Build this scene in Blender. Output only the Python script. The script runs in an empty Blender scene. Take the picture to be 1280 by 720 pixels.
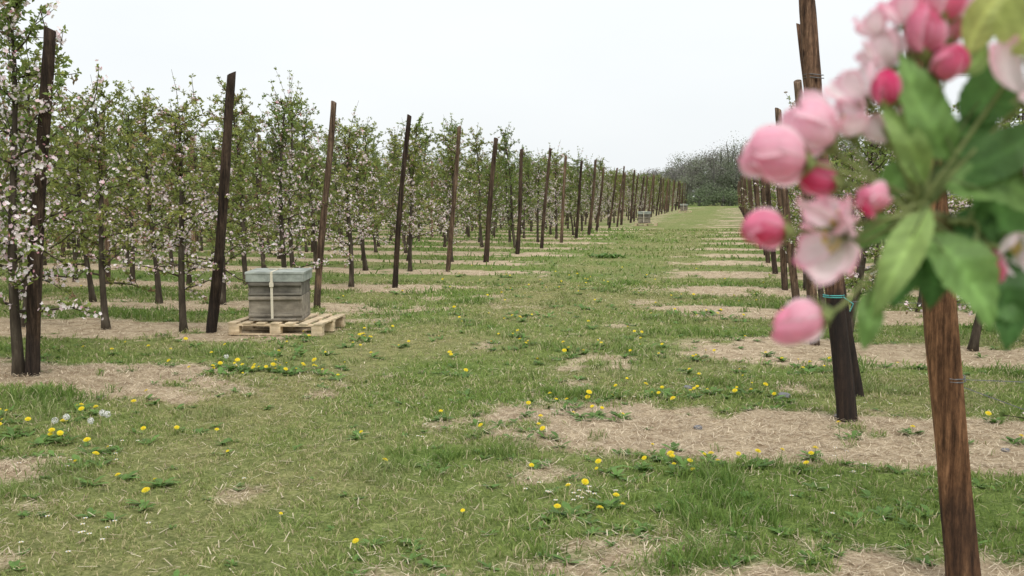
import bpy, bmesh, math, random
import numpy as np
from mathutils import Vector, Matrix
rng=np.random.default_rng(7); random.seed(7)
scene=bpy.context.scene
YAW=math.radians(11.9); PITCH=math.radians(5.14); CH=1.5
FWD=np.array([-math.sin(YAW),math.cos(YAW),0.0]); RGT=np.array([math.cos(YAW),math.sin(YAW),0.0]); UP=np.array([0,0,1.0])

# ------------------------------------------------------------------ noise
def _h(ix,iy,s):
    n=(ix*374761393+iy*668265263+s*1442695041)&0xffffffff
    n=((n^(n>>13))*1274126177)&0xffffffff
    return ((n^(n>>16))&0xffff)/65535.0
def vn(x,y,s=0):
    x=np.asarray(x,float);y=np.asarray(y,float)
    xi=np.floor(x).astype(np.int64);yi=np.floor(y).astype(np.int64)
    fx=x-xi;fy=y-yi;fx=fx*fx*(3-2*fx);fy=fy*fy*(3-2*fy)
    a=_h(xi,yi,s);b=_h(xi+1,yi,s);c=_h(xi,yi+1,s);d=_h(xi+1,yi+1,s)
    return (a*(1-fx)+b*fx)*(1-fy)+(c*(1-fx)+d*fx)*fy
def fbm(x,y,s=0,o=4):
    t=0;a=.5;n=0
    for i in range(o):
        t=t+a*vn(x*2**i+i*17.3,y*2**i+i*9.1,s+i);n+=a;a*=.5
    return t/n
def ss(a,b,x):
    t=np.clip((x-a)/(b-a),0,1);return t*t*(3-2*t)

LROWS=[1.2,4.4,7.5,10.4,12.9,15.95,19.4,22.3,25.5,28.6,32.1]+[32.1+3.2*i for i in range(1,29)]
RROWS=[1.1,4.17,7.1,10.7,13.9,17.0,20.2]+[20.2+3.2*i for i in range(1,32)]
LX=-5.45; RX=.84
def zground(x,y):
    return (fbm(np.asarray(x)*.5,np.asarray(y)*.5,50,3)-.5)*.07
def bare(x,y):
    x=np.asarray(x,float);y=np.asarray(y,float)
    n1=fbm(x*1.3,y*1.6,3,4)-.5; n2=fbm(x*5,y*7,9,3)-.5
    out=np.zeros_like(x)
    for i,r in enumerate(LROWS):
        e=-3.95+.9*(_h(i,3,5)-.5); hw=.68
        if i==1:e=-3.5
        if i==2:e=-4.0
        m=ss(hw+.2,hw-.22,np.abs(y-r+.02)+n1*.7+n2*.45)*ss(e+.5,e-.7,x+n1*2.0+n2*.8)
        out=np.maximum(out,m*(x<0))
    for i,r in enumerate(RROWS):
        e={1:-.75,2:-1.3,3:-.35,4:-1.0}.get(i,-.8+.9*(_h(i,8,2)-.5)); hw=.74
        if i==1: r=r+.02
        m=ss(hw+.18,hw-.2,np.abs(y-(r-.42))+n1*.7+n2*.4)*ss(e-.55,e+.6,x+n1*2.2+n2*.8)
        out=np.maximum(out,m)
    tr=np.exp(-((x+1.2)/.5)**2)+.5*np.exp(-((x+3.2)/.4)**2)*(y>9)
    w=ss(.68,.82,fbm(x*1.7,y*1.1,31,4)+.10*tr+.14*(fbm(x*5,y*5,77,2)-.5))
    out=np.maximum(out,w*.6*((x>-4.6)&(x<.6)))
    out=out*(1-.8*ss(.64,.74,fbm(x*2.6+9,y*2.6,61,3)))
    return np.clip(out,0,1)
def lush(x,y):
    mid=np.exp(-((x+2.0)/1.7)**4)
    tr=np.maximum(np.exp(-((x+3.2)/.35)**2),np.exp(-((x+1.15)/.35)**2))
    return np.clip(.80-.36*mid-.20*tr+1.6*(fbm(x*.8,y*.8,90,4)-.5)+.5*(fbm(x*3,y*3,95,3)-.5),0,1)

# ------------------------------------------------------------------ materials
def newmat(name):
    m=bpy.data.materials.new(name);m.use_nodes=True
    nt=m.node_tree;nt.nodes.clear()
    return m,nt
def L(nt,a,b): nt.links.new(a,b)
def noise(nt,scale,detail=5,rough=.6,vec=None,sc=None):
    n=nt.nodes.new('ShaderNodeTexNoise');n.inputs['Scale'].default_value=scale
    n.inputs['Detail'].default_value=detail;n.inputs['Roughness'].default_value=rough
    if vec is not None:
        if sc is not None:
            m=nt.nodes.new('ShaderNodeMapping');m.inputs['Scale'].default_value=sc
            L(nt,vec,m.inputs['Vector']);vec=m.outputs[0]
        L(nt,vec,n.inputs['Vector'])
    return n
def ramp(nt,src,stops):
    r=nt.nodes.new('ShaderNodeValToRGB');cr=r.color_ramp
    while len(cr.elements)>1: cr.elements.remove(cr.elements[-1])
    cr.elements[0].position=stops[0][0];cr.elements[0].color=(*stops[0][1],1)
    for p,c in stops[1:]:
        e=cr.elements.new(p);e.color=(*c,1)
    L(nt,src,r.inputs['Fac']);return r
def mix(nt,f,a,b,mode='MIX'):
    m=nt.nodes.new('ShaderNodeMix');m.data_type='RGBA';m.blend_type=mode
    for i,v in ((0,f),(6,a),(7,b)):
        if hasattr(v,'links'): L(nt,v,m.inputs[i])
        else:
            m.inputs[i].default_value = v if i==0 else (*v,1)
    return m.outputs[2]
def bsdf(nt,col,rough=.8,bump=None,bs=.3,bd=.01,spec=.3):
    p=nt.nodes.new('ShaderNodeBsdfPrincipled')
    if hasattr(col,'links'): L(nt,col,p.inputs['Base Color'])
    else: p.inputs['Base Color'].default_value=(*col,1)
    p.inputs['Roughness'].default_value=rough
    p.inputs['Specular IOR Level'].default_value=spec
    if bump is not None:
        b=nt.nodes.new('ShaderNodeBump');b.inputs['Strength'].default_value=bs;b.inputs['Distance'].default_value=bd
        L(nt,bump,b.inputs['Height']);L(nt,b.outputs[0],p.inputs['Normal'])
    o=nt.nodes.new('ShaderNodeOutputMaterial');L(nt,p.outputs[0],o.inputs[0])
    return p,o
def attr(nt,name):
    a=nt.nodes.new('ShaderNodeAttribute');a.attribute_name=name;return a

def mat_leafy(name,trans=.35,rough=.55,var=.25,objrand=False,spec=.3,nscale=60):
    m,nt=newmat(name);a=attr(nt,'Col')
    n=noise(nt,nscale,4)
    tc=nt.nodes.new('ShaderNodeTexCoord');L(nt,tc.outputs['Object'],n.inputs['Vector'])
    r=ramp(nt,n.outputs[0],[(.3,(1-var,)*3),(.7,(1+var,)*3)])
    c=mix(nt,1.0,a.outputs['Color'],r.outputs[0],'MULTIPLY')
    if objrand:
        oi=nt.nodes.new('ShaderNodeObjectInfo')
        rr=ramp(nt,oi.outputs['Random'],[(0,(.80,.86,.8)),(.5,(1,1,1)),(1,(1.2,1.06,1.05))])
        c=mix(nt,1.0,c,rr.outputs[0],'MULTIPLY')
    p,o=bsdf(nt,c,rough,spec=spec)
    t=nt.nodes.new('ShaderNodeBsdfTranslucent');L(nt,c,t.inputs[0])
    ms=nt.nodes.new('ShaderNodeMixShader');ms.inputs[0].default_value=trans
    L(nt,p.outputs[0],ms.inputs[1]);L(nt,t.outputs[0],ms.inputs[2]);L(nt,ms.outputs[0],o.inputs[0])
    return m
M_LEAF=mat_leafy('apple_leaf',.45,.55,.2,True)
M_PETAL=mat_leafy('apple_petal',.35,.6,.04,False)
M_PETAL2=mat_leafy('apple_petal_near',.45,.7,.10,False,.1,nscale=160)
M_LEAF2=mat_leafy('apple_leaf_near',.38,.55,.16,False,.28,nscale=150)
M_GRASS=mat_leafy('grass_blade',.35,.6,.15)
M_WOODL=mat_leafy('woodland_foliage',.15,.9,.15,nscale=2)

def mat_bark(name,c1,c2,c3):
    m,nt=newmat(name);tc=nt.nodes.new('ShaderNodeTexCoord')
    n=noise(nt,14,6,.65,tc.outputs['Object'],(1,1,.25))
    r=ramp(nt,n.outputs[0],[(.3,c1),(.52,c2),(.72,c3)])
    bsdf(nt,r.outputs[0],.9,n.outputs[0],.6,.01,.2);return m
M_BARK=mat_bark('apple_bark',(.025,.019,.014),(.065,.052,.038),(.15,.13,.095))
M_TWIG=mat_bark('twig',(.10,.07,.04),(.16,.14,.06),(.2,.2,.08))

def mat_post(name,dark=1.0,tar=False,vary=True,tint=(1,1,1)):
    m,nt=newmat(name);tc=nt.nodes.new('ShaderNodeTexCoord')
    oi=nt.nodes.new('ShaderNodeObjectInfo')
    va=nt.nodes.new('ShaderNodeVectorMath');va.operation='ADD'
    vm=nt.nodes.new('ShaderNodeVectorMath');vm.operation='MULTIPLY';L(nt,oi.outputs['Location'],vm.inputs[0]);vm.inputs[1].default_value=(1.7,1.3,1)
    L(nt,tc.outputs['Object'],va.inputs[0]);L(nt,vm.outputs[0],va.inputs[1]);P=va.outputs[0]
    n=noise(nt,30,8,.75,P,(1,1,.06))
    n3=noise(nt,70,4,.7,P,(1,1,.3))
    n2=noise(nt,5,5,.65,P,(1,1,.5))
    s=lambda c:tuple(v*dark*t for v,t in zip(c,tint))
    r=ramp(nt,n.outputs[0],[(.32,s((.022,.015,.011))),(.44,s((.09,.06,.042))),(.56,s((.19,.13,.09))),(.74,s((.38,.29,.21)))])
    r2=ramp(nt,n2.outputs[0],[(.28,(.4,.38,.36)),(.5,(.95,.95,.95)),(.72,(1.45,1.4,1.35))])
    c=mix(nt,1.0,r.outputs[0],r2.outputs[0],'MULTIPLY')
    r3=ramp(nt,n3.outputs[0],[(.35,(.6,.6,.6)),(.6,(1.15,1.15,1.15))])
    c=mix(nt,1.0,c,r3.outputs[0],'MULTIPLY')
    if vary:
        rr=ramp(nt,oi.outputs['Random'],[(0,(.6,.58,.57)),(.5,(1,.98,.96)),(1,(1.6,1.55,1.45))])
        c=mix(nt,1.0,c,rr.outputs[0],'MULTIPLY')
    sx=nt.nodes.new('ShaderNodeSeparateXYZ');L(nt,tc.outputs['Object'],sx.inputs[0])
    ad=nt.nodes.new('ShaderNodeMath');ad.operation='MULTIPLY_ADD';ad.inputs[1].default_value=.35
    L(nt,n2.outputs[0],ad.inputs[0]);L(nt,sx.outputs['Z'],ad.inputs[2])
    h=.95 if tar else .45
    mr=nt.nodes.new('ShaderNodeMapRange');mr.inputs[1].default_value=h;mr.inputs[2].default_value=h+.12
    mr.inputs[3].default_value=.85 if tar else .5;mr.inputs[4].default_value=0
    L(nt,ad.outputs[0],mr.inputs[0])
    c=mix(nt,mr.outputs[0],c,(.014,.013,.013))
    v=nt.nodes.new('ShaderNodeTexVoronoi');v.inputs['Scale'].default_value=6
    mp=nt.nodes.new('ShaderNodeMapping');mp.inputs['Scale'].default_value=(1.6,1.6,.7)
    L(nt,P,mp.inputs[0]);L(nt,mp.outputs[0],v.inputs['Vector'])
    kr=ramp(nt,v.outputs['Distance'],[(.06,(.25,.22,.2)),(.16,(1,1,1))])
    c=mix(nt,1.0,c,kr.outputs[0],'MULTIPLY')
    bsdf(nt,c,.85,n.outputs[0],.9,.015,.2);return m
M_POST=mat_post('creosoted_wood',.62);M_POSTD=mat_post('dark_creosoted_wood',.42);M_POSTT=mat_post('tar_footed_wood',.75,True,False,(1.1,.92,.82))
M_POSTN=mat_post('brown_stake_wood',1.0);M_POSTF=mat_post('treated_stake_wood',1.15,False,False,(1.15,.86,.62))

def mat_wood(name,c1,c2,c3,sc=(.08,1,1),scale=25):
    m,nt=newmat(name);tc=nt.nodes.new('ShaderNodeTexCoord')
    n=noise(nt,scale,7,.65,tc.outputs['Object'],sc)
    n2=noise(nt,6,5,.65,tc.outputs['Object'])
    r=ramp(nt,n.outputs[0],[(.3,c1),(.5,c2),(.72,c3)])
    r2=ramp(nt,n2.outputs[0],[(.3,(.55,.55,.54)),(.7,(1.3,1.28,1.25))])
    c=mix(nt,1.0,r.outputs[0],r2.outputs[0],'MULTIPLY')
    bsdf(nt,c,.85,n.outputs[0],.4,.005,.25);return m
M_HIVE=mat_wood('weathered_cedar',(.15,.13,.10),(.23,.205,.165),(.33,.30,.245),(.2,1,1),14)
M_HIVE2=mat_wood('weathered_cedar_dark',(.09,.082,.07),(.14,.13,.108),(.21,.195,.165),(.2,1,1),14)
M_LID=mat_wood('painted_lid',(.24,.265,.24),(.31,.34,.31),(.40,.43,.40),(1,1,1),9)
M_PALLET=mat_wood('pallet_pine',(.38,.29,.18),(.56,.45,.30),(.70,.59,.43))
def plain(name,c,r=.6,metal=0):
    m,nt=newmat(name);n=noise(nt,40,3)
    rr=ramp(nt,n.outputs[0],[(.3,tuple(v*.8 for v in c)),(.7,tuple(min(1,v*1.15) for v in c))])
    p,o=bsdf(nt,rr.outputs[0],r);p.inputs['Metallic'].default_value=metal;return m
M_STRAP=plain('webbing_strap',(.62,.57,.45));M_WIRE=plain('galvanised_wire',(.12,.12,.12),.5,.4)
M_TIE=plain('tie_twine',(.08,.35,.33));M_STONE=plain('flint',(.16,.16,.17),.7)

def mat_ground():
    m,nt=newmat('orchard_ground');tc=nt.nodes.new('ShaderNodeTexCoord');P=tc.outputs['Object']
    ab=attr(nt,'bare');al=attr(nt,'lush')
    nf=noise(nt,42,6,.7,P);nm=noise(nt,7,5,.65,P);ncr=noise(nt,95,5,.75,P)
    gd=ramp(nt,nf.outputs[0],[(.3,(.09,.10,.035)),(.5,(.21,.21,.085)),(.7,(.38,.34,.18))])
    gl=ramp(nt,nf.outputs[0],[(.3,(.045,.075,.018)),(.5,(.13,.185,.045)),(.7,(.23,.29,.085))])
    g=mix(nt,al.outputs['Fac'],gd.outputs[0],gl.outputs[0])
    mm=ramp(nt,nm.outputs[0],[(.32,(.66,.69,.64)),(.68,(1.25,1.22,1.2))])
    g=mix(nt,1.0,g,mm.outputs[0],'MULTIPLY')
    b=ramp(nt,nf.outputs[0],[(.28,(.26,.19,.13)),(.45,(.44,.35,.235)),(.6,(.57,.47,.33)),(.75,(.71,.62,.46))])
    bm=ramp(nt,nm.outputs[0],[(.3,(.62,.56,.51)),(.55,(1.0,1.0,1.0)),(.75,(1.2,1.2,1.2))])
    bb=mix(nt,1.0,b.outputs[0],bm.outputs[0],'MULTIPLY')
    bc=ramp(nt,ncr.outputs[0],[(.36,(.45,.41,.37)),(.48,(1,1,1))])
    bb=mix(nt,.8,bb,mix(nt,1.0,bb,bc.outputs[0],'MULTIPLY'))
    ad=nt.nodes.new('ShaderNodeMath');ad.operation='MULTIPLY_ADD';ad.inputs[1].default_value=.8;L(nt,nf.outputs[0],ad.inputs[0]);L(nt,ab.outputs['Fac'],ad.inputs[2])
    mr=nt.nodes.new('ShaderNodeMapRange');mr.inputs[1].default_value=.6;mr.inputs[2].default_value=1.1;L(nt,ad.outputs[0],mr.inputs[0])
    c=mix(nt,mr.outputs[0],g,bb)
    bsdf(nt,c,.95,nf.outputs[0],.8,.03,.1);return m
M_GROUND=mat_ground()

# ------------------------------------------------------------------ mesh helper
class MB:
    def __init__(s): s.v=[];s.f=[];s.c=[];s.m=[]
    def add(s,vs,fs,col,mi=0):
        o=len(s.v);s.v.extend([tuple(map(float,p)) for p in vs])
        if len(col)==len(vs) and hasattr(col[0],'__len__'): s.c.extend([tuple(c) for c in col])
        else: s.c.extend([tuple(col)]*len(vs))
        for f in fs: s.f.append(tuple(i+o for i in f));s.m.append(mi)
    def tube(s,pts,rad,n=6,col=(.1,.1,.1),mi=0,cap=True):
        pts=[np.array(p,float) for p in pts];vs=[];fs=[]
        for i,p in enumerate(pts):
            t=pts[min(i+1,len(pts)-1)]-pts[max(i-1,0)];t=t/(np.linalg.norm(t)+1e-9)
            a=np.cross(t,[.13,.97,.2] if abs(t[1])<.9 else [1,0,0]);a/=np.linalg.norm(a)+1e-9;b=np.cross(t,a)
            r=rad[i] if hasattr(rad,'__len__') else rad
            for k in range(n):
                w=2*math.pi*k/n;vs.append(p+r*(math.cos(w)*a+math.sin(w)*b))
        for i in range(len(pts)-1):
            for k in range(n):
                fs.append((i*n+k,i*n+(k+1)%n,(i+1)*n+(k+1)%n,(i+1)*n+k))
        if cap: fs.append(tuple(range((len(pts)-1)*n,len(pts)*n)));fs.append(tuple(reversed(range(n))))
        s.add(vs,fs,col,mi)
    def box(s,c,d,rz=0,mi=0,col=(.5,.5,.5)):
        vs=[];cx=math.cos(rz);sx=math.sin(rz)
        for z in(-1,1):
            for y in(-1,1):
                for x in(-1,1):
                    a=x*d[0]/2;b=y*d[1]/2;vs.append((c[0]+a*cx-b*sx,c[1]+a*sx+b*cx,c[2]+z*d[2]/2))
        s.add(vs,[(0,2,3,1),(4,5,7,6),(0,1,5,4),(2,6,7,3),(0,4,6,2),(1,3,7,5)],col,mi)
    def mesh(s,name,mats,smooth=False):
        me=bpy.data.meshes.new(name);me.from_pydata(s.v,[],s.f)
        for m in mats: me.materials.append(m)
        me.polygons.foreach_set('material_index',s.m)
        if smooth: me.polygons.foreach_set('use_smooth',[True]*len(s.f))
        ca=me.color_attributes.new('Col','FLOAT_COLOR','POINT')
        c=np.ones((len(s.v),4));c[:,:3]=np.array(s.c);ca.data.foreach_set('color',c.ravel().astype(np.float32))
        me.update();return me
def obj(name,me,loc=(0,0,0),rz=0,sc=1,par=None):
    o=bpy.data.objects.new(name,me);scene.collection.objects.link(o);o.location=loc;o.rotation_euler=(0,0,rz)
    o.scale=(sc,)*3 if not hasattr(sc,'__len__') else sc
    if par:o.parent=par
    return o
def npmesh(name,verts,faces_flat,sizes,cols,mats,mi=None):
    me=bpy.data.meshes.new(name);me.vertices.add(len(verts));me.vertices.foreach_set('co',verts.astype(np.float32).ravel())
    me.loops.add(len(faces_flat));me.loops.foreach_set('vertex_index',faces_flat.astype(np.int32))
    st=np.concatenate([[0],np.cumsum(sizes)[:-1]]).astype(np.int32)
    me.polygons.add(len(sizes));me.polygons.foreach_set('loop_start',st)
    for m in (mats if isinstance(mats,list) else [mats]): me.materials.append(m)
    if mi is not None: me.polygons.foreach_set('material_index',mi.astype(np.int32))
    me.update(calc_edges=True)
    if cols is not None:
        ca=me.color_attributes.new('Col','FLOAT_COLOR','POINT');c=np.ones((len(verts),4),np.float32);c[:,:3]=cols
        ca.data.foreach_set('color',c.ravel())
    return me
def quadmesh_append(mb,groups,name,mats):
    V=[np.array(mb.v).reshape(-1,3)];Fc=[np.array([i for f in mb.f for i in f],int)];S=[np.array([len(f) for f in mb.f],int)]
    C=[np.array(mb.c).reshape(-1,3)];M=[np.array(mb.m,int)];o=len(mb.v)
    for P,c,mi in groups:
        n=len(P)
        if n==0: continue
        V.append(P.reshape(-1,3));Fc.append(np.arange(n*4)+o);S.append(np.full(n,4));C.append(np.repeat(c,4,0));M.append(np.full(n,mi));o+=n*4
    return npmesh(name,np.concatenate(V),np.concatenate(Fc),np.concatenate(S),np.concatenate(C),mats,np.concatenate(M))
def nrm(a): return a/(np.linalg.norm(a,axis=-1,keepdims=True)+1e-9)

# ------------------------------------------------------------------ ground sheet
def lines(a,b,s,lim,g=1.08,cap=None):
    l=list(np.arange(a,b,s));st=s;x=l[-1]
    while x<lim:
        st=st*g
        if cap and x<cap[0]: st=min(st,cap[1])
        x+=st;l.append(x)
    return l
ys=lines(-6,22,.08,700,1.03,(125,.32));yneg=[-6-v for v in (1,3,7,15,30,60,120)];ys=np.array(sorted(yneg)+ys)
xp=lines(0,4,.08,600,1.06);xn=[-v for v in lines(.08,8,.08,600,1.06)]
xs=np.array(sorted(xn)+xp)
X,Y=np.meshgrid(xs,ys);Z=zground(X,Y)*np.exp(-(np.maximum(np.abs(Y)-60,0)/60)**2)
nx,ny=len(xs),len(ys)
V=np.stack([X.ravel(),Y.ravel(),Z.ravel()],1)
i=np.arange(ny-1)[:,None]*nx+np.arange(nx-1)[None,:];i=i.ravel()
F=np.stack([i,i+1,i+nx+1,i+nx],1).ravel()
me=npmesh('ground',V,F,np.full(len(i),4),None,M_GROUND)
for nme,fn in(('bare',bare),('lush',lush)):
    at=me.attributes.new(nme,'FLOAT','POINT');at.data.foreach_set('value',fn(V[:,0],V[:,1]).astype(np.float32))
me.polygons.foreach_set('use_smooth',np.ones(len(me.polygons),bool))
obj('ground',me)

# ------------------------------------------------------------------ grass
def grass(n,d0,d1,hmul,wmul,keep_bare=.05,spread=.62):
    d=np.sqrt(rng.uniform(d0**2,d1**2,n));r=rng.uniform(-spread,spread,n)*d
    x=r*math.cos(YAW)-d*math.sin(YAW);y=r*math.sin(YAW)+d*math.cos(YAW)
    b=bare(x,y);lu=lush(x,y)
    cl=fbm(x*9,y*9,12,2)
    k=(rng.random(n)>b*1.3-keep_bare)&(rng.random(n)<.25+.9*ss(.35,.62,cl)*.85)
    x,y,b,lu,cl,d=x[k],y[k],b[k],lu[k],cl[k],d[k];n=len(x)
    tuft=ss(.56,.70,fbm(x*1.7,y*1.7,140,3))
    edge=np.exp(-((b-.2)/.15)**2)
    h=(.015+.024*rng.random(n))*(.55+.8*lu)*(1+1.3*tuft+.5*edge)*hmul
    w=(.0016+.0018*rng.random(n))*wmul*np.maximum(1,d/6)
    a=rng.uniform(0,2*math.pi,n);ca,sa=np.cos(a),np.sin(a)
    la=rng.uniform(0,2*math.pi,n);ln=h*rng.uniform(.2,1.2,n);lx,ly=np.cos(la)*ln,np.sin(la)*ln
    z=zground(x,y)-.004
    P=np.zeros((n,5,3))
    P[:,0]=np.stack([x-ca*w,y-sa*w,z],1);P[:,1]=np.stack([x+ca*w,y+sa*w,z],1)
    P[:,2]=np.stack([x+ca*w*.8+lx*.35,y+sa*w*.8+ly*.35,z+h*.6],1);P[:,3]=np.stack([x-ca*w*.8+lx*.35,y-sa*w*.8+ly*.35,z+h*.6],1)
    P[:,4]=np.stack([x+lx,y+ly,z+h*(1-.25*rng.random(n))],1)
    base=np.arange(n)[:,None]*5
    Fa=np.concatenate([base+0,base+1,base+2,base+3,base+3,base+2,base+4],1).ravel()
    sz=np.tile([4,3],n)
    g1=np.array([.13,.22,.042]);g2=np.array([.28,.36,.09]);st=np.array([.60,.52,.32])
    t=rng.random((n,1));c=g1*(1-t)+g2*t
    dry=(rng.random(n)<(.46-.42*lu+.06))[:,None];c=np.where(dry,st*(.7+.5*rng.random((n,1))),c)
    yel=((1-lu)*.6)[:,None];c=c*(1-yel)+np.array([.38,.35,.15])*yel
    c=c*(1-.28*tuft[:,None]*np.array([1,.6,1]))
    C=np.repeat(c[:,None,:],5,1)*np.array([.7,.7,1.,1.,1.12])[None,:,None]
    return P.reshape(-1,3),Fa,sz,C.reshape(-1,3)
def joinparts(parts):
    off=0;Vs=[];Fs=[];Ss=[];Cs=[]
    for v,f,s,c in parts: Vs.append(v);Fs.append(f+off);Ss.append(s);Cs.append(c);off+=len(v)
    return [np.concatenate(q) for q in (Vs,Fs,Ss,Cs)]
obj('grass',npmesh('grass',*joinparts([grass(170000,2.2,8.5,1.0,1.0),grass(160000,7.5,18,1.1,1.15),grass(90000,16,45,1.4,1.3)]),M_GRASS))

def straw(n,d0,d1,wm):
    d=np.sqrt(rng.uniform(d0**2,d1**2,n));r=rng.uniform(-.62,.62,n)*d
    x=r*math.cos(YAW)-d*math.sin(YAW);y=r*math.sin(YAW)+d*math.cos(YAW)
    b=bare(x,y);k=rng.random(n)<b*.9+.08;x,y,d=x[k],y[k],d[k];n=len(x)
    l=rng.uniform(.015,.08,n);w=rng.uniform(.001,.0025,n)*wm;a=rng.uniform(0,2*math.pi,n);ca,sa=np.cos(a),np.sin(a)
    z=zground(x,y)+rng.uniform(.002,.018,n);dz=rng.uniform(-.008,.022,n)
    P=np.zeros((n,4,3))
    P[:,0]=np.stack([x-sa*w,y+ca*w,z],1);P[:,1]=np.stack([x+sa*w,y-ca*w,z],1)
    P[:,2]=np.stack([x+ca*l+sa*w,y+sa*l-ca*w,z+dz],1);P[:,3]=np.stack([x+ca*l-sa*w,y+sa*l+ca*w,z+dz],1)
    F=(np.arange(n)[:,None]*4+np.arange(4)).ravel()
    t=rng.random((n,1));c=np.array([.24,.165,.10])*(1-t)+np.array([.80,.70,.52])*t
    return P.reshape(-1,3),F,np.full(n,4),np.repeat(c,4,0)
obj('straw_litter',npmesh('straw_litter',*joinparts([straw(100000,2.5,9,1),straw(90000,8,20,1.8)]),M_GRASS))

# ------------------------------------------------------------------ weeds, dandelions, daisies
wb=MB();db=MB()
def gz(x,y): return float(zground(np.array([x]),np.array([y]))[0])
def rosette(x,y,s=1,tall=False):
    z=gz(x,y)
    for k in range(random.randint(6,11)):
        a=random.uniform(0,6.28);l=random.uniform(.05,.11)*s;w=l*random.uniform(.13,.22);e=random.uniform(.2,1.0) if not tall else random.uniform(.7,1.3)
        dx,dy=math.cos(a),math.sin(a);p=[]
        for u,ww in((0,.2),(.35,.8),(.7,1),(1,.1)):
            q=(x+dx*l*u*math.cos(e*(1-u*.5)),y+dy*l*u*math.cos(e*(1-u*.5)),z+l*u*math.sin(e*(1-.5*u)))
            p.append((q[0]-dy*w*ww,q[1]+dx*w*ww,q[2]));p.append((q[0]+dy*w*ww,q[1]-dx*w*ww,q[2]))
        g=random.uniform(.75,1.3);c=(.12*g,.22*g,.048*g)
        wb.add(p,[(0,1,3,2),(2,3,5,4),(4,5,7,6)],c)
def dandelion(x,y,s=1,clock=False):
    z=gz(x,y);h=random.uniform(.03,.09)*s;ox,oy=random.uniform(-.02,.02),random.uniform(-.02,.02)
    if clock: h+=.08
    db.tube([(x,y,z),(x+ox,y+oy,z+h)],.0018,4,(.22,.3,.1),cap=False)
    c=np.array([x+ox,y+oy,z+h]);tx,ty=random.uniform(-.5,.5),random.uniform(-.7,.2)
    ax=np.array([tx,ty,1]);ax/=np.linalg.norm(ax);A=np.cross(ax,[0,1,.1]);A/=np.linalg.norm(A);B=np.cross(ax,A)
    if clock:
        for k in range(70):
            d=rng.normal(size=3);d/=np.linalg.norm(d);p=c+d*.02;q=np.cross(d,[.3,.5,.8]);q/=np.linalg.norm(q);r=np.cross(d,q)
            db.add([p+q*.005,p+r*.005,p-q*.005,p-r*.005],[(0,1,2,3)],(.75,.75,.72))
        return
    R=random.uniform(.012,.019)*s
    for ring,(rr,up) in enumerate(((1,.15),(.75,.4),(.45,.6))):
        for k in range(10):
            w=2*math.pi*(k+.5*ring)/10;d=math.cos(w)*A+math.sin(w)*B;t=-math.sin(w)*A+math.cos(w)*B
            p1=c+d*R*rr+ax*R*up;p0=c+ax*R*up*.5
            db.add([p0,p1+t*R*.26*rr,p1+d*R*.08,p1-t*R*.26*rr],[(0,1,2,3)],(.85,.72,.03) if ring<2 else (.82,.58,.015))
def daisy(x,y):
    z=gz(x,y);h=random.uniform(.03,.06);c=np.array([x,y,z+h]);db.tube([(x,y,z),c],.001,3,(.15,.22,.06),cap=False)
    for k in range(9):
        w=k*.698;d=np.array([math.cos(w),math.sin(w),.25]);t=np.array([-math.sin(w),math.cos(w),0])
        db.add([c,c+d*.008+t*.003,c+d*.012,c+d*.008-t*.003],[(0,1,2,3)],(.8,.8,.78))
    db.tube([c,c+np.array([0,0,.003])],.003,5,(.75,.5,.02))
def W(r,d): return (r*math.cos(YAW)-d*math.sin(YAW),r*math.sin(YAW)+d*math.cos(YAW))
groups=[(-2.05,8.6,.32,.14,30),(-2.9,6.1,.5,.35,20),(-3.3,7.0,.5,.3,14),(.62,7.0,.22,.15,10),(.85,7.6,.35,.12,9),(1.35,5.75,.45,.12,11),(.9,5.65,.4,.1,7),
        (1.55,7.75,.5,.2,9),(2.9,8.7,.6,.15,14),(-1.2,9.2,.8,.5,10),(-.9,6.6,.6,.3,6),(.3,4.95,.15,.1,3),(.1,4.7,.3,.1,2),(.9,10.5,.6,.6,12),(-1.7,10.9,.3,.5,10),(2.2,9.5,.6,.2,9),
        (-.1,11.5,.8,1,12),(2.4,12,.6,.6,12),(.6,14,1.2,1.4,20),(-.6,17,1.5,2,16),(1.8,18,1.5,2,20),(-1.3,4.6,.4,.2,2),(-3.4,9.6,1,.4,10),(2.6,6.3,.5,.15,5)]
for r,d,sr,sd,n in groups:
    for k in range(n):
        x,y=W(r+random.gauss(0,sr),d+random.gauss(0,sd))
        dandelion(x,y,random.uniform(.75,1.2))
        if random.random()<.8:
            for q in range(2): rosette(x+random.gauss(0,.05),y+random.gauss(0,.05),random.uniform(.7,1.1))
for k in range(60):
    d=random.uniform(4,22);x,y=W(random.uniform(-.5,.5)*d,d)
    if bare(np.array([x]),np.array([y]))[0]<.3: dandelion(x,y,random.uniform(.6,1.1))
for r,d,n in((-2.6,6.35,3),(-2.75,6.3,2),(-2.9,5.8,2),(-2.5,8.6,1)):
    for k in range(n): x,y=W(r+random.gauss(0,.08),d+random.gauss(0,.06));dandelion(x,y,1,True)
for r,d,n,s in((.28,5.0,16,.10),(-1.8,4.4,12,.15),(-2.3,5.8,10,.2),(2.4,7.6,10,.3),(.9,7.7,8,.3),(-.3,6.4,8,.4),(1.6,5.5,8,.3)):
    for k in range(n): x,y=W(r+random.gauss(0,s),d+random.gauss(0,s*1.2));daisy(x,y)
nk=7500
dd=rng.uniform(3.6,24,nk);rr0=rng.uniform(-.6,.6,nk)*dd;wx,wy=W(rr0,dd);bb_=bare(wx,wy);ll_=lush(wx,wy)
for x,y,b_,lu in zip(wx,wy,bb_,ll_):
    if (b_<.5 and random.random()<(.07+.7*max(0,lu-.6))) or (.1<b_<.6 and random.random()<.6) or (b_>.6 and random.random()<.03):
        rosette(x,y,random.uniform(.35,.8))
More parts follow.
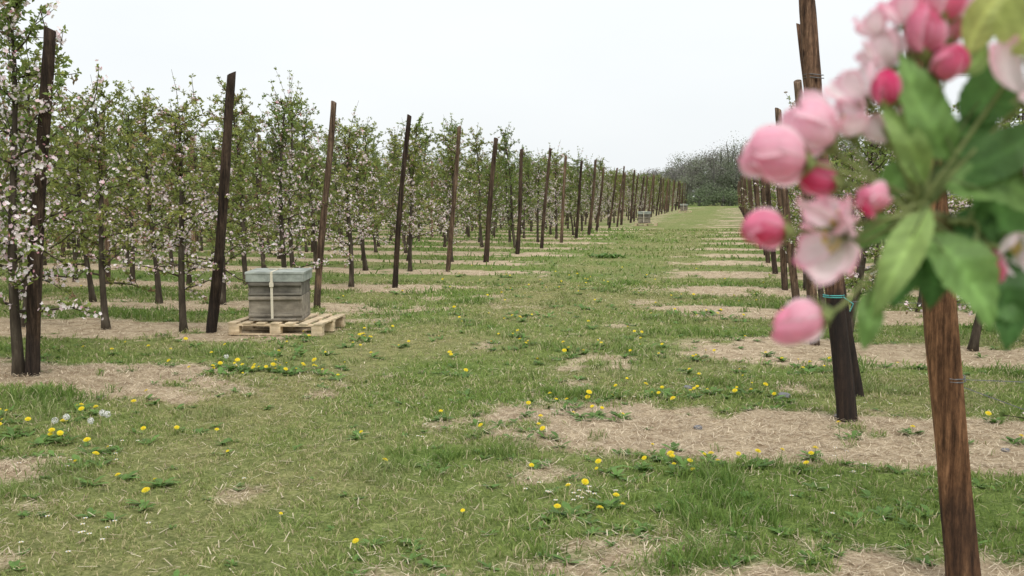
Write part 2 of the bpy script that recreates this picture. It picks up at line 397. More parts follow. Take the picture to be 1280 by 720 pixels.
for k,(x,y) in enumerate([(-2.9,24.5),(-2.3,12.6),(-1.6,13.6),(-1.9,16),(-3.9,9),(-.2,13)]):
    for q in range(30 if k==0 else 8): rosette(x+random.gauss(0,.2),y+random.gauss(0,.15),random.uniform(1.0,1.9) if k==0 else random.uniform(.7,1.1),k==0)
obj('weeds',wb.mesh('weeds',[M_GRASS]));obj('dandelions',db.mesh('dandelions',[M_GRASS]))
for r,d,s in((2.0,7.55,.05),(1.35,7.9,.04),(2.9,6.0,.025),(1.2,6.6,.03),(2.2,6.9,.03)):
    x,y=W(r,d)
    bm=bmesh.new();bmesh.ops.create_icosphere(bm,subdivisions=2,radius=s)
    for v in bm.verts: v.co=v.co*(1+random.uniform(-.15,.15));v.co.z*=.6
    me=bpy.data.meshes.new('stone');bm.to_mesh(me);bm.free();me.materials.append(M_STONE);obj('stone',me,(x,y,gz(x,y)+s*.2))

# ------------------------------------------------------------------ apple trees
def build_tree(seed,H=3.1,R=.62,bloom=.25,dens=1.0,nl=27,dark=1.0,z0=.5):
    rs=random.Random(seed);rg=np.random.default_rng(seed);b=MB()
    LP=[];LS=[];LC=[];FP=[]
    def rv():
        v=rg.normal(size=3);return v/np.linalg.norm(v)
    def cluster(p,t,big=1.0):
        isb=rs.random()<bloom*(1.5-1.35*t)
        n=rs.randint(3,6) if isb else rs.randint(6,9)
        g=rs.uniform(.68,1.2);yel=rs.random()
        c=((.19+.12*yel)*g*dark,(.27+.085*yel)*g*dark,(.075+.02*yel)*g*dark)
        if rs.random()<.07: c=(.30*g,.22*g,.12*g)
        for k in range(n): LP.append(p);LS.append(rs.uniform(.030,.058)*big);LC.append(c)
        if isb:
            for k in range(rs.randint(4,7)): FP.append(p)
    lean=np.array([rs.uniform(-.10,.10),rs.uniform(-.06,.06)]);ph=rs.uniform(0,6)
    def tr(z): return np.array([lean[0]*z+.03*math.sin(z*2.3+ph),lean[1]*z+.03*math.sin(z*1.9+ph*2),z])
    zs=np.linspace(-.08,H*.93,14);b.tube([tr(z) for z in zs],[.045*(1-.8*(max(z,0)/H))*(1+.35*max(0,.15-z)/.15)+rs.uniform(-.003,.003) for z in zs],7,(.1,.1,.1),0)
    az=rs.uniform(0,6.28)
    for i in range(nl):
        t=(i+rs.random())/nl;z=z0+(H*.95-z0)*t**.95;az+=2.4+rs.uniform(-.5,.5)
        Ln=R*(1.05-.62*t)*rs.uniform(.6,1.3);el=rs.uniform(-.15,.5)+.35*t
        d=np.array([math.cos(az)*math.cos(el),math.sin(az)*math.cos(el),math.sin(el)]);p=tr(z);pts=[p];ns=7
        for k in range(ns):
            d=d+rv()*.22+np.array([0,0,.03]);d/=np.linalg.norm(d);p=p+d*Ln/ns;pts.append(p)
        b.tube(pts,[.011*(1-.75*k/ns)*(1.15-.5*t) for k in range(ns+1)],4,(.1,.1,.1),0,False)
        for k in range(1,ns+1):
            if rs.random()<.95*dens: cluster(pts[k]+rv()*.02,t)
            if rs.random()<.75*dens: cluster((pts[k]+pts[k-1])/2+rv()*.05,t)
        for q in range(rs.randint(2,5)):
            k=rs.randint(1,ns);d2=rv();d2[2]=d2[2]*.8+.3;d2/=np.linalg.norm(d2);l2=rs.uniform(.12,.34)
            p2=pts[k];pp=[p2]
            for j in range(3): d2=d2+rv()*.15;d2/=np.linalg.norm(d2);p2=p2+d2*l2/3;pp.append(p2)
            b.tube(pp,[.005,.004,.003,.002],3,(.1,.1,.1),0,False)
            for j in range(1,4):
                if rs.random()<dens: cluster(pp[j]+rv()*.015,t,.9)
    for i in range(9):
        z=H*rs.uniform(.5,.92);d=np.array([rs.uniform(-.4,.4),rs.uniform(-.4,.4),1]);p=tr(z);l=rs.uniform(.3,.75);pp=[p]
        for k in range(6): d=d+rv()*.08;d/=np.linalg.norm(d);p=p+d*l/6;pp.append(p)
        b.tube(pp,[.006,.005,.0045,.004,.003,.0025,.002],3,(.1,.1,.1),0,False)
        for k in range(1,7):
            if rs.random()<.8*dens: cluster(pp[k],1,.8)
    P=np.array(LP);n=len(P);l=np.array(LS)[:,None]
    d=rg.normal(size=(n,3));d[:,2]=d[:,2]*.7+.35;d=nrm(d);s=nrm(np.cross(d,rg.normal(size=(n,3))));nn=np.cross(d,s)
    w=l*rg.uniform(.24,.34,(n,1));P=P+rg.normal(size=(n,3))*.008
    Q=np.stack([P,P+d*l*.5+s*w+nn*w*.3,P+d*l-nn*l*.12,P+d*l*.5-s*w+nn*w*.3],1)
    LCc=np.array(LC)*rg.uniform(.82,1.18,(n,1))
    gr=[(Q,LCc,1)]
    if FP:
        P=np.array(FP);n=len(P);d=rg.normal(size=(n,3));d[:,2]+=.4;d=nrm(d);P=P+d*rg.uniform(.015,.055,(n,1))
        a=nrm(np.cross(d,rg.normal(size=(n,3))));e=np.cross(d,a);R_=rg.uniform(.013,.021,(n,1))
        pk=rg.random((n,1));c=np.array([.88,.82,.82])*(1-pk**2*.9)+np.array([.86,.60,.66])*pk**2*.9
        bud=rg.random((n,1))>.86;c=np.where(bud,np.array([.75,.38,.45]),c);R_=np.where(bud,R_*.6,R_)
        for k in range(5):
            w=k*1.2566;q=math.cos(w)*a+math.sin(w)*e;t=-math.sin(w)*a+math.cos(w)*e
            gr.append((np.stack([P,P+q*R_*.6+t*R_*.42+d*R_*.2,P+q*R_+d*R_*.35,P+q*R_*.6-t*R_*.42+d*R_*.2],1),c,2))
    return quadmesh_append(b,gr,'apple_tree_%d'%seed,[M_BARK,M_LEAF,M_PETAL])
TV=[build_tree(1,3.1,.78,.07,1,31),build_tree(2,3.2,.72,.10,1,29),build_tree(3,2.85,.8,.15,1,31),build_tree(4,3.15,.72,.06,1,29),build_tree(5,2.9,.78,.22,.95,29),
    build_tree(6,3.0,.76,.14,1,31),build_tree(7,2.7,.8,.11,.9,27)]
TH=build_tree(11,2.9,.80,.62,1.05,34,z0=.42);TM=build_tree(12,2.8,.74,.55,.95,29)
TR=[build_tree(21,3.0,.50,.2,.8,24),build_tree(22,2.8,.52,.4,.85,24),build_tree(23,3.1,.48,.12,.75,22)]
TR2=[build_tree(31,2.9,.68,.24,.9,26),build_tree(32,2.7,.66,.45,.9,26),build_tree(33,3.0,.66,.14,.9,26)]
rr=random.Random(5)
def tree(me,x,y,s=1):
    obj('apple_tree',me,(x,y,gz(x,y)),rr.uniform(0,6.28),(s,s,s*rr.uniform(.92,1.06)))
for i,y in enumerate(LROWS):
    xend=max(-26,-.95*y-5);x=-6.0+rr.uniform(-.1,.2);first=True
    while x>xend:
        me=rr.choice(TV)
        if first and y==7.5: me=TH;x=-5.72
        elif first and rr.random()<.45: me=TM
        elif y<8: me=rr.choice([TH,TM,TV[4]])
        tree(me,x,y+rr.uniform(-.08,.08),rr.uniform(.88,1.08));first=False
        x-=rr.uniform(.85,1.15)
for i,y in enumerate(RROWS):
    xend=min(20,.32*y+4);x=1.65+rr.uniform(-.1,.1)
    if 5<y<9: x=2.15
    if y>9: x=1.22+rr.uniform(-.12,.1)
    while x<xend:
        me=rr.choice(TR if y<9 else TR2);tree(me,x,y+rr.uniform(-.08,.08),rr.uniform(.88,1.0));x+=rr.uniform(.95,1.25)

# ------------------------------------------------------------------ posts
def post(x,y,h,lx,ly,r,mat,seed=0):
    rs=random.Random(seed+int(y*10));b=MB();n=12;vs=[];fs=[];K=24
    ph=rs.uniform(0,6);wa=rs.uniform(.006,.020)
    for k in range(K+1):
        z=-.12+(h+.12)*k/K;f=z/h
        cx=lx*f+wa*math.sin(z*1.6+ph);cy=ly*f+wa*math.sin(z*1.7+ph*1.3)
        R=r*(1.08-.24*f)*(1+.04*math.sin(z*5+ph)+rs.uniform(-.02,.02))
        for j in range(n):
            a=2*math.pi*j/n;q=R*(1+.07*math.sin(3*a+ph)+rs.uniform(-.03,.03));vs.append((cx+q*math.cos(a),cy+q*math.sin(a),z+(.022*math.cos(a+ph) if k==K else 0)))
    for k in range(K):
        for j in range(n): fs.append((k*n+j,k*n+(j+1)%n,(k+1)*n+(j+1)%n,(k+1)*n+j))
    fs.append(tuple(range(K*n,(K+1)*n)));b.add(vs,fs,(.1,.1,.1))
    me=b.mesh('post',[mat]);
    for p in me.polygons: p.use_smooth=len(p.vertices)==4
    return obj('wooden_post',me,(x,y,gz(x,y)))
LH={7.5:2.80,10.4:2.80,12.9:2.70,15.95:2.74,19.4:2.78,22.3:2.7}
LXX={7.5:-5.63,10.4:-5.57,12.9:-5.35,15.95:-5.3,19.4:-5.35,22.3:-5.3}
LL={7.5:.30,10.4:.33,12.9:.24,15.95:.27,19.4:.24,22.3:.25}
for i,y in enumerate(LROWS):
    h=LH.get(y,2.70+rr.uniform(-.16,.10));x=LXX.get(y,-5.25+rr.uniform(-.1,.1))
    post(x,y,h,LL.get(y,.2+rr.uniform(-.15,.15)),rr.uniform(-.06,.06),.055 if y<12 else .052+rr.uniform(-.010,.006),M_POSTD if y in(7.5,10.4) or rr.random()<.25 else M_POST)
    xx=x-5.2
    while xx>max(-24,-.95*y-4):
        post(xx+rr.uniform(-.3,.3),y,2.75+rr.uniform(-.1,.15),rr.uniform(-.07,.07),0,.05,M_POSTN,3);xx-=5.5
RL={4.17:-.30,7.1:-.33,10.7:-.25}
for i,y in enumerate(RROWS):
    if y<2: continue
    x={4.17:.90,7.1:.76}.get(y,RX+rr.uniform(-.04,.04))
    h=2.8 if y<5 else (2.92 if y<8 else 2.72+rr.uniform(-.2,.05))
    post(x,y,h,RL.get(y,-.20+rr.uniform(-.1,.1)),0,.060 if y<8 else .048,M_POSTF if y<5 else (M_POSTT if y<8 else M_POST),9)
    xx=x+6
    while xx<min(18,.32*y+4): post(xx,y,2.75,0,0,.05,M_POST,4);xx+=6
post(.93,7.96,2.70,-.47,0,.048,M_POSTT,2)
wbs=MB()
for y in LROWS[1:]:
    if y>45: break
    for z in (.8,1.5,2.25): wbs.tube([(-5.5+.08*z,y,z),(-15,y,z-.02),(-26,y,z)],.0018,3,(.1,.1,.1),cap=False)
for y in RROWS[1:]:
    if y>45: break
    for z in (.8,1.5,2.25): wbs.tube([(.86-.1*z,y,z),(8,y,z-.03),(18,y,z)],.0018,3,(.1,.1,.1),cap=False)
def ring(x,y,z,r,w=.003):
    wbs.tube([(x+r*math.cos(a),y+r*math.sin(a),z+.004*math.sin(a*2)) for a in np.linspace(0,6.283,17)],w,4,(.1,.1,.1),cap=False)
for z in (.8,.812): ring(.9-.30*z/2.8,4.17,z,.064)
for z in (1.5,2.25,2.27): ring(.76-.33*z/2.9,7.1,z,.064)
wbs.tube([(.9-.11,4.17,.8),(1.5,4.16,.55),(2.4,4.17,.8)],.002,3,(.1,.1,.1),cap=False)
obj('trellis_wires',wbs.mesh('trellis_wires',[M_WIRE]))
tb=MB()
zt=.83;xt=.76-.33*zt/2.9
for dz in(0,.012): tb.tube([(xt+.066*math.cos(a),7.1+.066*math.sin(a),zt+dz) for a in np.linspace(0,6.283,17)],.004,5,(.1,.4,.4),cap=False)
tb.tube([(xt+.06,7.08,zt),(xt+.12,7.05,zt-.04),(xt+.1,7.05,zt-.09)],.004,4,(.1,.4,.4))
obj('tie_twine',tb.mesh('tie_twine',[M_TIE]))

# ------------------------------------------------------------------ beehive on pallet
def bev(o,w=.004):
    m=o.modifiers.new('b','BEVEL');m.width=w;m.segments=2;m.limit_method='ANGLE';return o
def hive(x,y,rz,s=1,prz=0):
    e=bpy.data.objects.new('beehive',None);scene.collection.objects.link(e);z=gz(x,y);e.location=(x,y,z+.145*s+.004);e.rotation_euler=(0,0,rz);e.scale=(s,)*3
    def part(name,boxes,mat):
        b=MB()
        for c,d in boxes:b.box(c,d)
        return bev(obj(name,b.mesh(name,[mat]),par=e),.004)
    w=.58
    part('hive_floor',[((0,0,.02),(w+.0,w+.02,.04)),((0,-w/2-.042,.015),(w*.8,.06,.018))],M_HIVE)
    def boxwall(z0,h):
        t=.022;r=[]
        r.append(((0,-w/2+t/2,z0+h/2),(w-2*t-.002,t,h)));r.append(((0,w/2-t/2,z0+h/2),(w-2*t-.002,t,h)))
        r.append(((-w/2+t/2,0,z0+h/2),(t,w,h)));r.append(((w/2-t/2,0,z0+h/2),(t,w,h)))
        for sy in(-1,1):
            r.append(((0,sy*(w/2+.013),z0+h-.022),(w+.004,.025,.036)));r.append(((0,sy*(w/2+.013),z0+.016),(w+.004,.025,.026)))
        return r
    part('brood_box',boxwall(.042,.23),M_HIVE);part('upper_box',boxwall(.276,.15),M_HIVE2)
    part('lid_body',[((0,0,.468),(w+.05,w+.05,.080))],M_LID)
    part('lid_cap',[((0,0,.523),(w+.062,w+.062,.028))],M_LID)
    b=MB();sx=-.03
    pts=[(sx,-w/2-.030,-.0),(sx,-w/2-.040,.43),(sx,-w/2-.040,.539),(sx,0,.541),(sx,w/2+.040,.539),(sx,w/2+.03,0)]
    for i in range(len(pts)-1):
        a,c=pts[i],pts[i+1];b.add([(a[0]-.014,a[1],a[2]),(a[0]+.014,a[1],a[2]),(c[0]+.014,c[1],c[2]),(c[0]-.014,c[1],c[2])],[(0,1,2,3)],(.5,)*3)
    b.box((sx,-w/2-.044,.40),(.045,.01,.05));obj('strap',b.mesh('strap',[M_STRAP]),par=e)
    b=MB();b.tube([(-.14,.1,.545),(0,-.02,.550),(.02,.12,.546),(.14,.05,.550)],.007,5);obj('strap_tail',b.mesh('t',[M_STRAP]),par=e)
    e2=bpy.data.objects.new('pallet',None);scene.collection.objects.link(e2);e2.location=(x+.09*s,y+.02,z);e2.rotation_euler=(0,0,prz);e2.scale=(s,)*3
    W_,D=1.06,.92
    def pp(name,bx):
        b=MB()
        for c,d in bx:b.box(c,d)
        return bev(obj(name,b.mesh(name,[M_PALLET]),par=e2),.003)
    pp('deck_boards',[((-W_/2+.05+i*(W_-.1)/6,0,.134),(.095,D,.02)) for i in range(7)])
    pp('stringer_boards',[((0,yy,.113),(W_,.09,.02)) for yy in(-D/2+.05,0,D/2-.05)])
    pp('blocks',[((xx,yy,.062),(.12,.09,.08)) for xx in(-W_/2+.065,0,W_/2-.065) for yy in(-D/2+.05,0,D/2-.05)])
    pp('bottom_boards',[((0,yy,.012),(W_,.09,.018)) for yy in(-D/2+.05,0,D/2-.05)])
hive(-4.86,10.65,math.radians(14),.98,math.radians(5))
hive(-4.1,50.2,.1,1);hive(-3.9,88,.0,1)

# ------------------------------------------------------------------ distant woodland
b=MB();rs=random.Random(3);WP=[];WC=[]
def wtree(x,y,h,w,c,nf=170):
    b.tube([(x,y,-.3),(x,y,h*.6),(x+rs.uniform(-.5,.5),y,h*.85)],[.25,.15,.05],5,(.12,.115,.10),0,False)
    for _ in range(11):
        l=np.array([x+rs.gauss(0,w*.30),y+rs.gauss(0,w*.3),h*rs.uniform(.2,.82)]);lr=w*rs.uniform(.26,.42)
        b.tube([(x,y,h*.3),tuple(l)],[.10,.03],3,(.12,.115,.10),0,False)
        g=rs.uniform(.85,1.15);v=nrm(rng.normal(size=(nf,3)));p=l+v*lr*rng.uniform(0,1,(nf,1))**.7;p[:,2]=np.maximum(p[:,2],.2)
        s=rng.uniform(.08,.20,(nf,1));a=nrm(rng.normal(size=(nf,3)));q=nrm(np.cross(a,v))
        WP.append(np.stack([p,p+a*s+q*s*.5,p+a*s*1.7,p+a*s-q*s*.5],1));WC.append(np.array([c])*g*rng.uniform(.88,1.12,(nf,1)))
for k in range(140):
    X_=rs.uniform(-170,75) if k<60 else rs.uniform(-24,26);Y_=rs.uniform(190,250)
    h=6.2+6.4*min(1,max(0,(X_*204/Y_+14)/11));h*=rs.uniform(.92,1.08)
    c=rs.choice([(.21,.20,.185),(.20,.205,.16),(.185,.205,.14),(.22,.21,.19)])  # grey-brown tree tones, with distance haze painted in as paler grey
    wtree(X_,Y_,h,h*.6,c)
for k in range(26): wtree(-3+rs.uniform(0,40),rs.uniform(142,158),rs.uniform(5.5,8.0),4,rs.choice([(.12,.14,.09),(.14,.16,.10),(.14,.135,.115)]))
for k in range(50): wtree(rs.uniform(-100,8),rs.uniform(137,143),rs.uniform(1.6,2.6),3,(.12,.155,.08),60)
obj('woodland',quadmesh_append(b,[(np.concatenate(WP),np.concatenate(WC),0)],'woodland',[M_WOODL]))

# ------------------------------------------------------------------ blossom spray in the foreground
U=.000385
HUB=FWD*.5+RGT*.196+UP*1.4927
def S(a,c,bq=0): return HUB+(RGT*a+UP*c+FWD*bq)*U
def D(a,c,bq=0):
    v=RGT*a+UP*c+FWD*bq;return v/np.linalg.norm(v)
sp=MB()
DEEP=np.array([.76,.06,.20]);MIDP=np.array([.86,.36,.50]);PALE=np.array([.93,.86,.88])
def pcol(t):
    t=min(max(t,0),1)
    return tuple(PALE*(1-t*2)+MIDP*t*2) if t<.5 else tuple(MIDP*(2-2*t)+DEEP*(2*t-1))
def bloss(a,c,bq,axis,size,wid,o,pink,seed=0,stem=True):
    rs=random.Random(seed+int(a*7+c*3));ax=D(*axis);cen=S(a,c,bq);H=size*U
    A=np.cross(ax,[.2,.3,.9]);A/=np.linalg.norm(A);B=np.cross(ax,A)
    base=cen-ax*H*.5*(1-o*.75)
    nu,nv=16,14
    S_=(H/.705)*(.95-.35*min(o,.4)) if o<.4 else H*.60
    wr=(wid/size)/.84
    for k in range(5):
        az0=k*1.2566+rs.uniform(-.15,.15)*(1+o);oo=min(1,max(0,o+rs.uniform(-.12,.22)*(1 if o>.05 else .2)))
        th0=1.40;th1=-1.40+oo*2.6+rs.uniform(-.15,.2)*(o>.04)
        sz=1+rs.uniform(-.14,.08)*(1 if o>.04 else .5);pkk=rs.uniform(.5,1.3)
        r=.0;z=0;vs=[];cs=[];Rm=S_*.296*wr;ph=rs.uniform(0,6)
        for i in range(nu+1):
            u=i/nu;th=th0+(th1-th0)*u**(1.0 if o<.4 else .7)
            if i>0: r+=math.sin(th)*S_*sz/nu*(wr if o<.4 else 1);z+=math.cos(th)*S_*sz/nu
            rr_=max(r,.0004)
            wm=Rm*1.12 if o<.4 else S_*.38
            w=wm*((max(u,.02)**(.55 if o<.4 else .8))*max(0,1-u**7)**.5)*(1.0 if o<.4 else 1.15)
            if i==nu: w=wm*.15
            Rc=rr_ if o<.4 else max(S_*.75,rr_*.8)
            if .05<o<.4: Rc=rr_*(1+.5*o)
            for j in range(nv+1):
                v=-1+2*j/nv;ang=max(-1.5,min(1.5,w*v/Rc))
                tang=Rc*math.sin(ang);inw=Rc*(1-math.cos(ang))
                ro=rr_-inw+(.22*Rm*v*(1-.6*o) if o<.4 else .10*S_*v*u)+(k%2)*.08*Rm
                wob=(.05*S_*math.sin(3.1*v+3*u+ph)*u + .025*S_*math.sin(9*v+ph)*u**3)*(o if o>.4 else .3+o)
                rad=math.cos(az0)*A+math.sin(az0)*B;tg=-math.sin(az0)*A+math.cos(az0)*B
                notch=-.06*S_*math.exp(-(v*4)**2)*(u>.95)
                rim=.035*S_*(abs(v)>.9 and u>.15)
                vs.append(base+ax*(z+wob+notch)+rad*(ro+rim)+tg*tang)
                streak=.5+.5*math.sin(13*v+ph+2*math.sin(5*u+ph))
                if o<.4: pk=pink*pkk*(.35+.5*u+.45*streak*(1-.5*u)+.2*(1-abs(v)))-.35*max(0,abs(v)-.72)/.28*(.3+.6*pink)
                else: pk=pink*pkk*(.2+1.5*abs(v)**3*u+1.3*u**3+1.1*streak*(1-u)*.8)
                pk+=rs.uniform(-.03,.03)
                cs.append(pcol(pk))
        fs=[(i*(nv+1)+j,i*(nv+1)+j+1,(i+1)*(nv+1)+j+1,(i+1)*(nv+1)+j) for i in range(nu) for j in range(nv)]
        sp.add(vs,fs,cs,0)
    for k in range(5):
        w=k*1.2566+.6;rad=math.cos(w)*A+math.sin(w)*B;tg=-math.sin(w)*A+math.cos(w)*B
        q=S_*.10+.0008
        sp.add([base-ax*q*1.6,base+rad*q*1.2+tg*q*.9,base+rad*q*2.6+ax*q*(1.4-2*o),base+rad*q*1.2-tg*q*.9],[(0,1,2,3)],(.28,.36,.13),1)
    sp.tube([base-ax*.006,base-ax*.003,base+ax*.0006],[.0011,.0019,.0022],8,(.30,.36,.15),1)
    if o>.4:
        for k in range(16):
            w=rs.uniform(0,6.28);t=rs.uniform(.1,.45);d=ax+t*(math.cos(w)*A+math.sin(w)*B);d/=np.linalg.norm(d);l=S_*rs.uniform(.3,.45)
            sp.tube([base,base+d*l],.0003,3,(.7,.72,.5),1,False);sp.tube([base+d*l,base+d*(l+.0014)],[.0009,.0006],5,(.75,.6,.2),1)
    if stem:
        p0=base-ax*.005;p3=S(rs.uniform(-14,10),rs.uniform(-12,12),rs.uniform(-5,15)) if stem is True else S(*stem)
        p1=p0-ax*.010;pts=[]
        for t in np.linspace(0,1,8): pts.append(p0*(1-t)**2+2*p1*t*(1-t)+p3*t*t)
        sp.tube(pts,[.0010]*7+[.0013],6,(.33,.38,.15),1)
# buds and flowers (right, up, away) in units of U from the hub
bloss(-198,-25,-8,(-1,.05,-.15),58,46,.0,.95)
bloss(-152,-138,-12,(-1,-.25,-.15),70,54,.08,.46)
bloss(-178,62,-5,(-1,.12,-.15),74,62,.16,.42,1)
bloss(-134,98,5,(-.7,.6,-.2),68,58,.22,.36,2)
bloss(-92,118,10,(-.35,.9,-.3),96,76,.52,.14,3)
bloss(-118,-40,-15,(-.85,-.15,-.5),124,100,.68,.18,4)
bloss(-112,-6,-2,(-.6,.7,-.3),96,80,.52,.16,24)
bloss(-124,38,25,(-.9,.15,.1),54,42,0,1.1,5)
bloss(-68,14,-22,(-.6,.05,-.8),50,44,0,.85,6)
bloss(-53,149,-12,(-.15,1,-.1),46,36,0,1.05,7)
bloss(17,180,-28,(.2,.55,-.7),50,44,0,1.05,8)
bloss(-5,218,-10,(-.15,1,-.2),62,54,.08,.75,9)
bloss(-50,200,10,(-.4,1,0),90,60,.52,.16,10)
bloss(-84,158,14,(-.6,.8,0),88,62,.56,.12,11)
bloss(-40,108,34,(-.3,.6,.2),96,70,.6,.12,31)
bloss(-20,150,30,(-.2,.9,.2),80,70,.55,.14,32)
bloss(14,256,-12,(.1,1,-.1),60,52,.08,.8,12)
bloss(-30,250,5,(-.3,1,0),80,52,.52,.25,13)
bloss(-66,232,12,(-.6,.9,.1),70,60,.5,.2,33)
bloss(50,258,5,(.2,1,-.2),84,60,.52,.3,14)
bloss(30,226,10,(.2,1,-.1),46,38,0,.9,34)
bloss(128,150,-45,(.1,.35,-.9),160,130,.80,.12,15)
bloss(150,232,-30,(.3,.6,-.7),120,100,.7,.18,25)
bloss(152,50,-10,(.7,.1,-.6),100,80,.6,.16,16,(60,-20,10))
bloss(96,-70,5,(.2,-.8,-.3),46,28,0,.85,17,(40,-15,10))
bloss(66,-58,8,(-.3,-.8,-.1),32,24,0,.9,18,(40,-15,10))
bloss(126,-50,5,(.5,-.4,-.7),84,60,.6,.08,19,(45,-15,10))
bloss(80,-62,12,(.1,-.8,-.3),50,40,.5,.25,29,(40,-15,10))
def bleaf(a0,c0,b0,a1,c1,b1,w,tone,fold=.25,droop=.12,up=(0,.3,-1)):
    p0=S(a0,c0,b0);p1=S(a1,c1,b1);d=p1-p0;l=np.linalg.norm(d);d=d/l;upv=D(*up);s=np.cross(d,upv);s/=np.linalg.norm(s);n=np.cross(s,d)
    nu,nv=22,10;vs=[];cs=[];W_=w*U*.5;q=random.uniform(0,6);bend=random.uniform(-.14,.14)
    for i in range(nu+1):
        u=i/nu;ww=W_*math.sin(math.pi*min(1,u**.85))**.75*(1-.25*u) if 0<u<1 else W_*.03
        ww*=1+.06*(i%2)
        for j in range(nv+1):
            v=-1+2*j/nv
            x=s*(ww*v*math.cos(fold*.9)+bend*l*4*u*(1-u))
            h=abs(v)*ww*math.sin(fold)-4*droop*l*(u-.5)**2*1.0+.12*ww*math.sin(u*11+q+v*2)+(.05*W_*math.sin(u*44-abs(v)*7))
            vs.append(p0+d*l*u+x+n*h)
            vein=1+.5*math.exp(-(v*6)**2)+.18*(math.sin(u*44-abs(v)*7)>.6)
            cs.append(tuple(np.array(tone)*vein*(1+.12*math.sin(u*5+q))))
    fs=[(i*(nv+1)+j,i*(nv+1)+j+1,(i+1)*(nv+1)+j+1,(i+1)*(nv+1)+j) for i in range(nu) for j in range(nv)]
    sp.add(vs,fs,cs,1)
    hp=S(5,-5,15);m=(p0+hp)/2
    if np.linalg.norm(p0-hp)<.06: sp.tube([hp,m,p0,p0+d*l*.3],[.0011,.0009,.0008,.0005],5,(.2,.26,.1),1,False)
G1=(.18,.31,.09);G2=(.11,.225,.065);G3=(.30,.43,.14);G4=(.07,.155,.045);G5=(.46,.52,.17)
bleaf(38,62,-10,-32,192,-25,70,G1)
bleaf(20,45,10,155,118,0,70,G2,up=(0,.6,-1))
bleaf(32,38,-8,168,-12,-20,88,G1,up=(0,.7,-1))
bleaf(8,-28,-10,95,-148,-22,88,G1,up=(.3,.2,-1))
bleaf(2,8,-18,-66,-128,-30,54,G3,up=(-.5,.2,-1))
bleaf(-62,-98,-5,-70,-176,-5,38,G1,up=(-.6,.2,-1))
bleaf(-4,28,-16,-64,124,-26,44,G3,up=(-.6,.2,-1))
bleaf(-8,-25,12,-22,-126,14,56,G4)
bleaf(88,-60,14,130,-182,16,84,G4)
bleaf(72,190,-50,150,300,-70,110,G5,.1)
bleaf(45,190,-20,95,275,-30,50,G5)
bleaf(50,-8,16,108,-48,20,60,G4)
bleaf(90,70,20,150,-80,24,86,G2)
bleaf(42,166,0,70,206,-10,30,G3)
bleaf(60,110,20,120,200,20,76,G2)
bleaf(100,230,-10,170,180,-10,66,G3)
bleaf(95,-90,20,170,-130,30,80,G2)
bleaf(-6,150,20,50,120,25,50,G2)
bleaf(-10,60,25,-50,20,25,50,G1)
bleaf(40,100,25,110,60,25,80,G2)
bleaf(-20,-10,20,-70,-50,20,36,G1)
bleaf(5,-40,22,30,-130,26,60,G4)
hub=S(6,-6,16)
pts=[S(-22,-66,26),S(-12,-38,20),hub,S(80,-30,40),S(190,-60,70),np.array([.62,.55,1.40]),np.array([.95,.78,1.33]),np.array([1.3,.98,1.24]),np.array([1.65,1.1,1.12])]
fine=[]
P_=[Vector(p) for p in pts]
for i in range(len(P_)-1):
    a=P_[max(i-1,0)];b_=P_[i];c_=P_[i+1];d_=P_[min(i+2,len(P_)-1)]
    for t in np.linspace(0,1,6)[:-1]:
        fine.append(np.array(.5*((2*b_)+(-a+c_)*t+(2*a-5*b_+4*c_-d_)*t*t+(-a+3*b_-3*c_+d_)*t**3)))
fine.append(pts[-1])
sp.tube(fine,[.0016+.0125*(k/len(fine))**1.5 for k in range(len(fine))],8,(.1,.08,.05),2)
sp.tube([hub,S(-5,90,20),S(-2,150,5),S(5,200,5)],[.0022,.0018,.0016,.0014],6,(.2,.22,.1),1)
obj('apple_blossom_branch',sp.mesh('apple_blossom_branch',[M_PETAL2,M_LEAF2,M_TWIG],True))

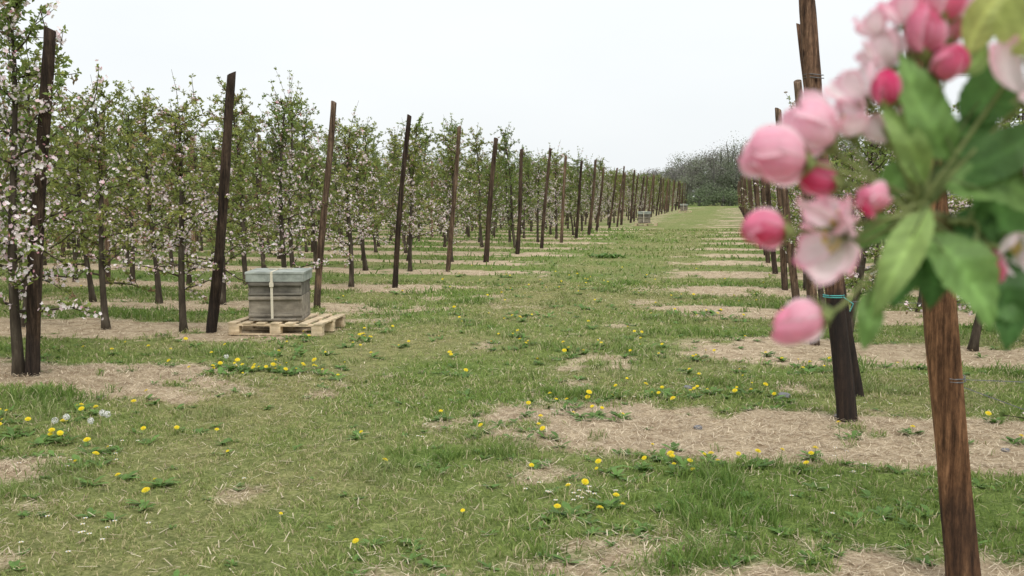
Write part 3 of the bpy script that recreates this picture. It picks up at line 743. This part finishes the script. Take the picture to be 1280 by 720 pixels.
# ------------------------------------------------------------------ sky + light
w=bpy.data.worlds.new('World');scene.world=w;w.use_nodes=True;nt=w.node_tree;nt.nodes.clear()
SE,SR=math.radians(50),math.radians(150)
sky=nt.nodes.new('ShaderNodeTexSky');sky.sky_type='NISHITA';sky.sun_disc=False;sky.sun_elevation=SE;sky.sun_rotation=SR;sky.dust_density=4;sky.air_density=1
tc=nt.nodes.new('ShaderNodeTexCoord');sx=nt.nodes.new('ShaderNodeSeparateXYZ');L(nt,tc.outputs['Generated'],sx.inputs[0])
cl=ramp(nt,sx.outputs['Z'],[(.0,(10.1,10.4,10.5)),(.18,(10.5,10.8,10.9)),(.45,(13.2,13.5,13.7)),(1,(18.5,18.5,18.5))])
n=noise(nt,2.2,4,.5,tc.outputs['Generated'],(1,1,3));nr=ramp(nt,n.outputs[0],[(.3,(.96,.97,.98)),(.7,(1.03,1.03,1.03))])
c=mix(nt,1.0,cl.outputs[0],nr.outputs[0],'MULTIPLY')
c=mix(nt,.9,sky.outputs[0],c)
bg=nt.nodes.new('ShaderNodeBackground');bg.inputs[1].default_value=.1;L(nt,c,bg.inputs[0])
o=nt.nodes.new('ShaderNodeOutputWorld');L(nt,bg.outputs[0],o.inputs[0])
sl=bpy.data.lights.new('sun','SUN');sl.energy=1.5;sl.angle=math.radians(12);sl.color=(1,.96,.9)
so=bpy.data.objects.new('sun',sl);scene.collection.objects.link(so)
dv=Vector((math.sin(SR)*math.cos(SE),math.cos(SR)*math.cos(SE),math.sin(SE)))
so.rotation_euler=dv.to_track_quat('Z','Y').to_euler()
scene.view_settings.view_transform='Standard';scene.view_settings.look='None';scene.view_settings.exposure=0

cam=bpy.data.cameras.new('camera');co=bpy.data.objects.new('camera',cam);scene.collection.objects.link(co);scene.camera=co
cam.sensor_width=36;cam.lens=36*1300/1280;cam.clip_start=.02;cam.clip_end=2000
co.location=(0,0,CH);co.rotation_euler=(math.radians(90)-PITCH,0,YAW)
cam.dof.use_dof=True;cam.dof.focus_distance=9;cam.dof.aperture_fstop=36.5/3.8
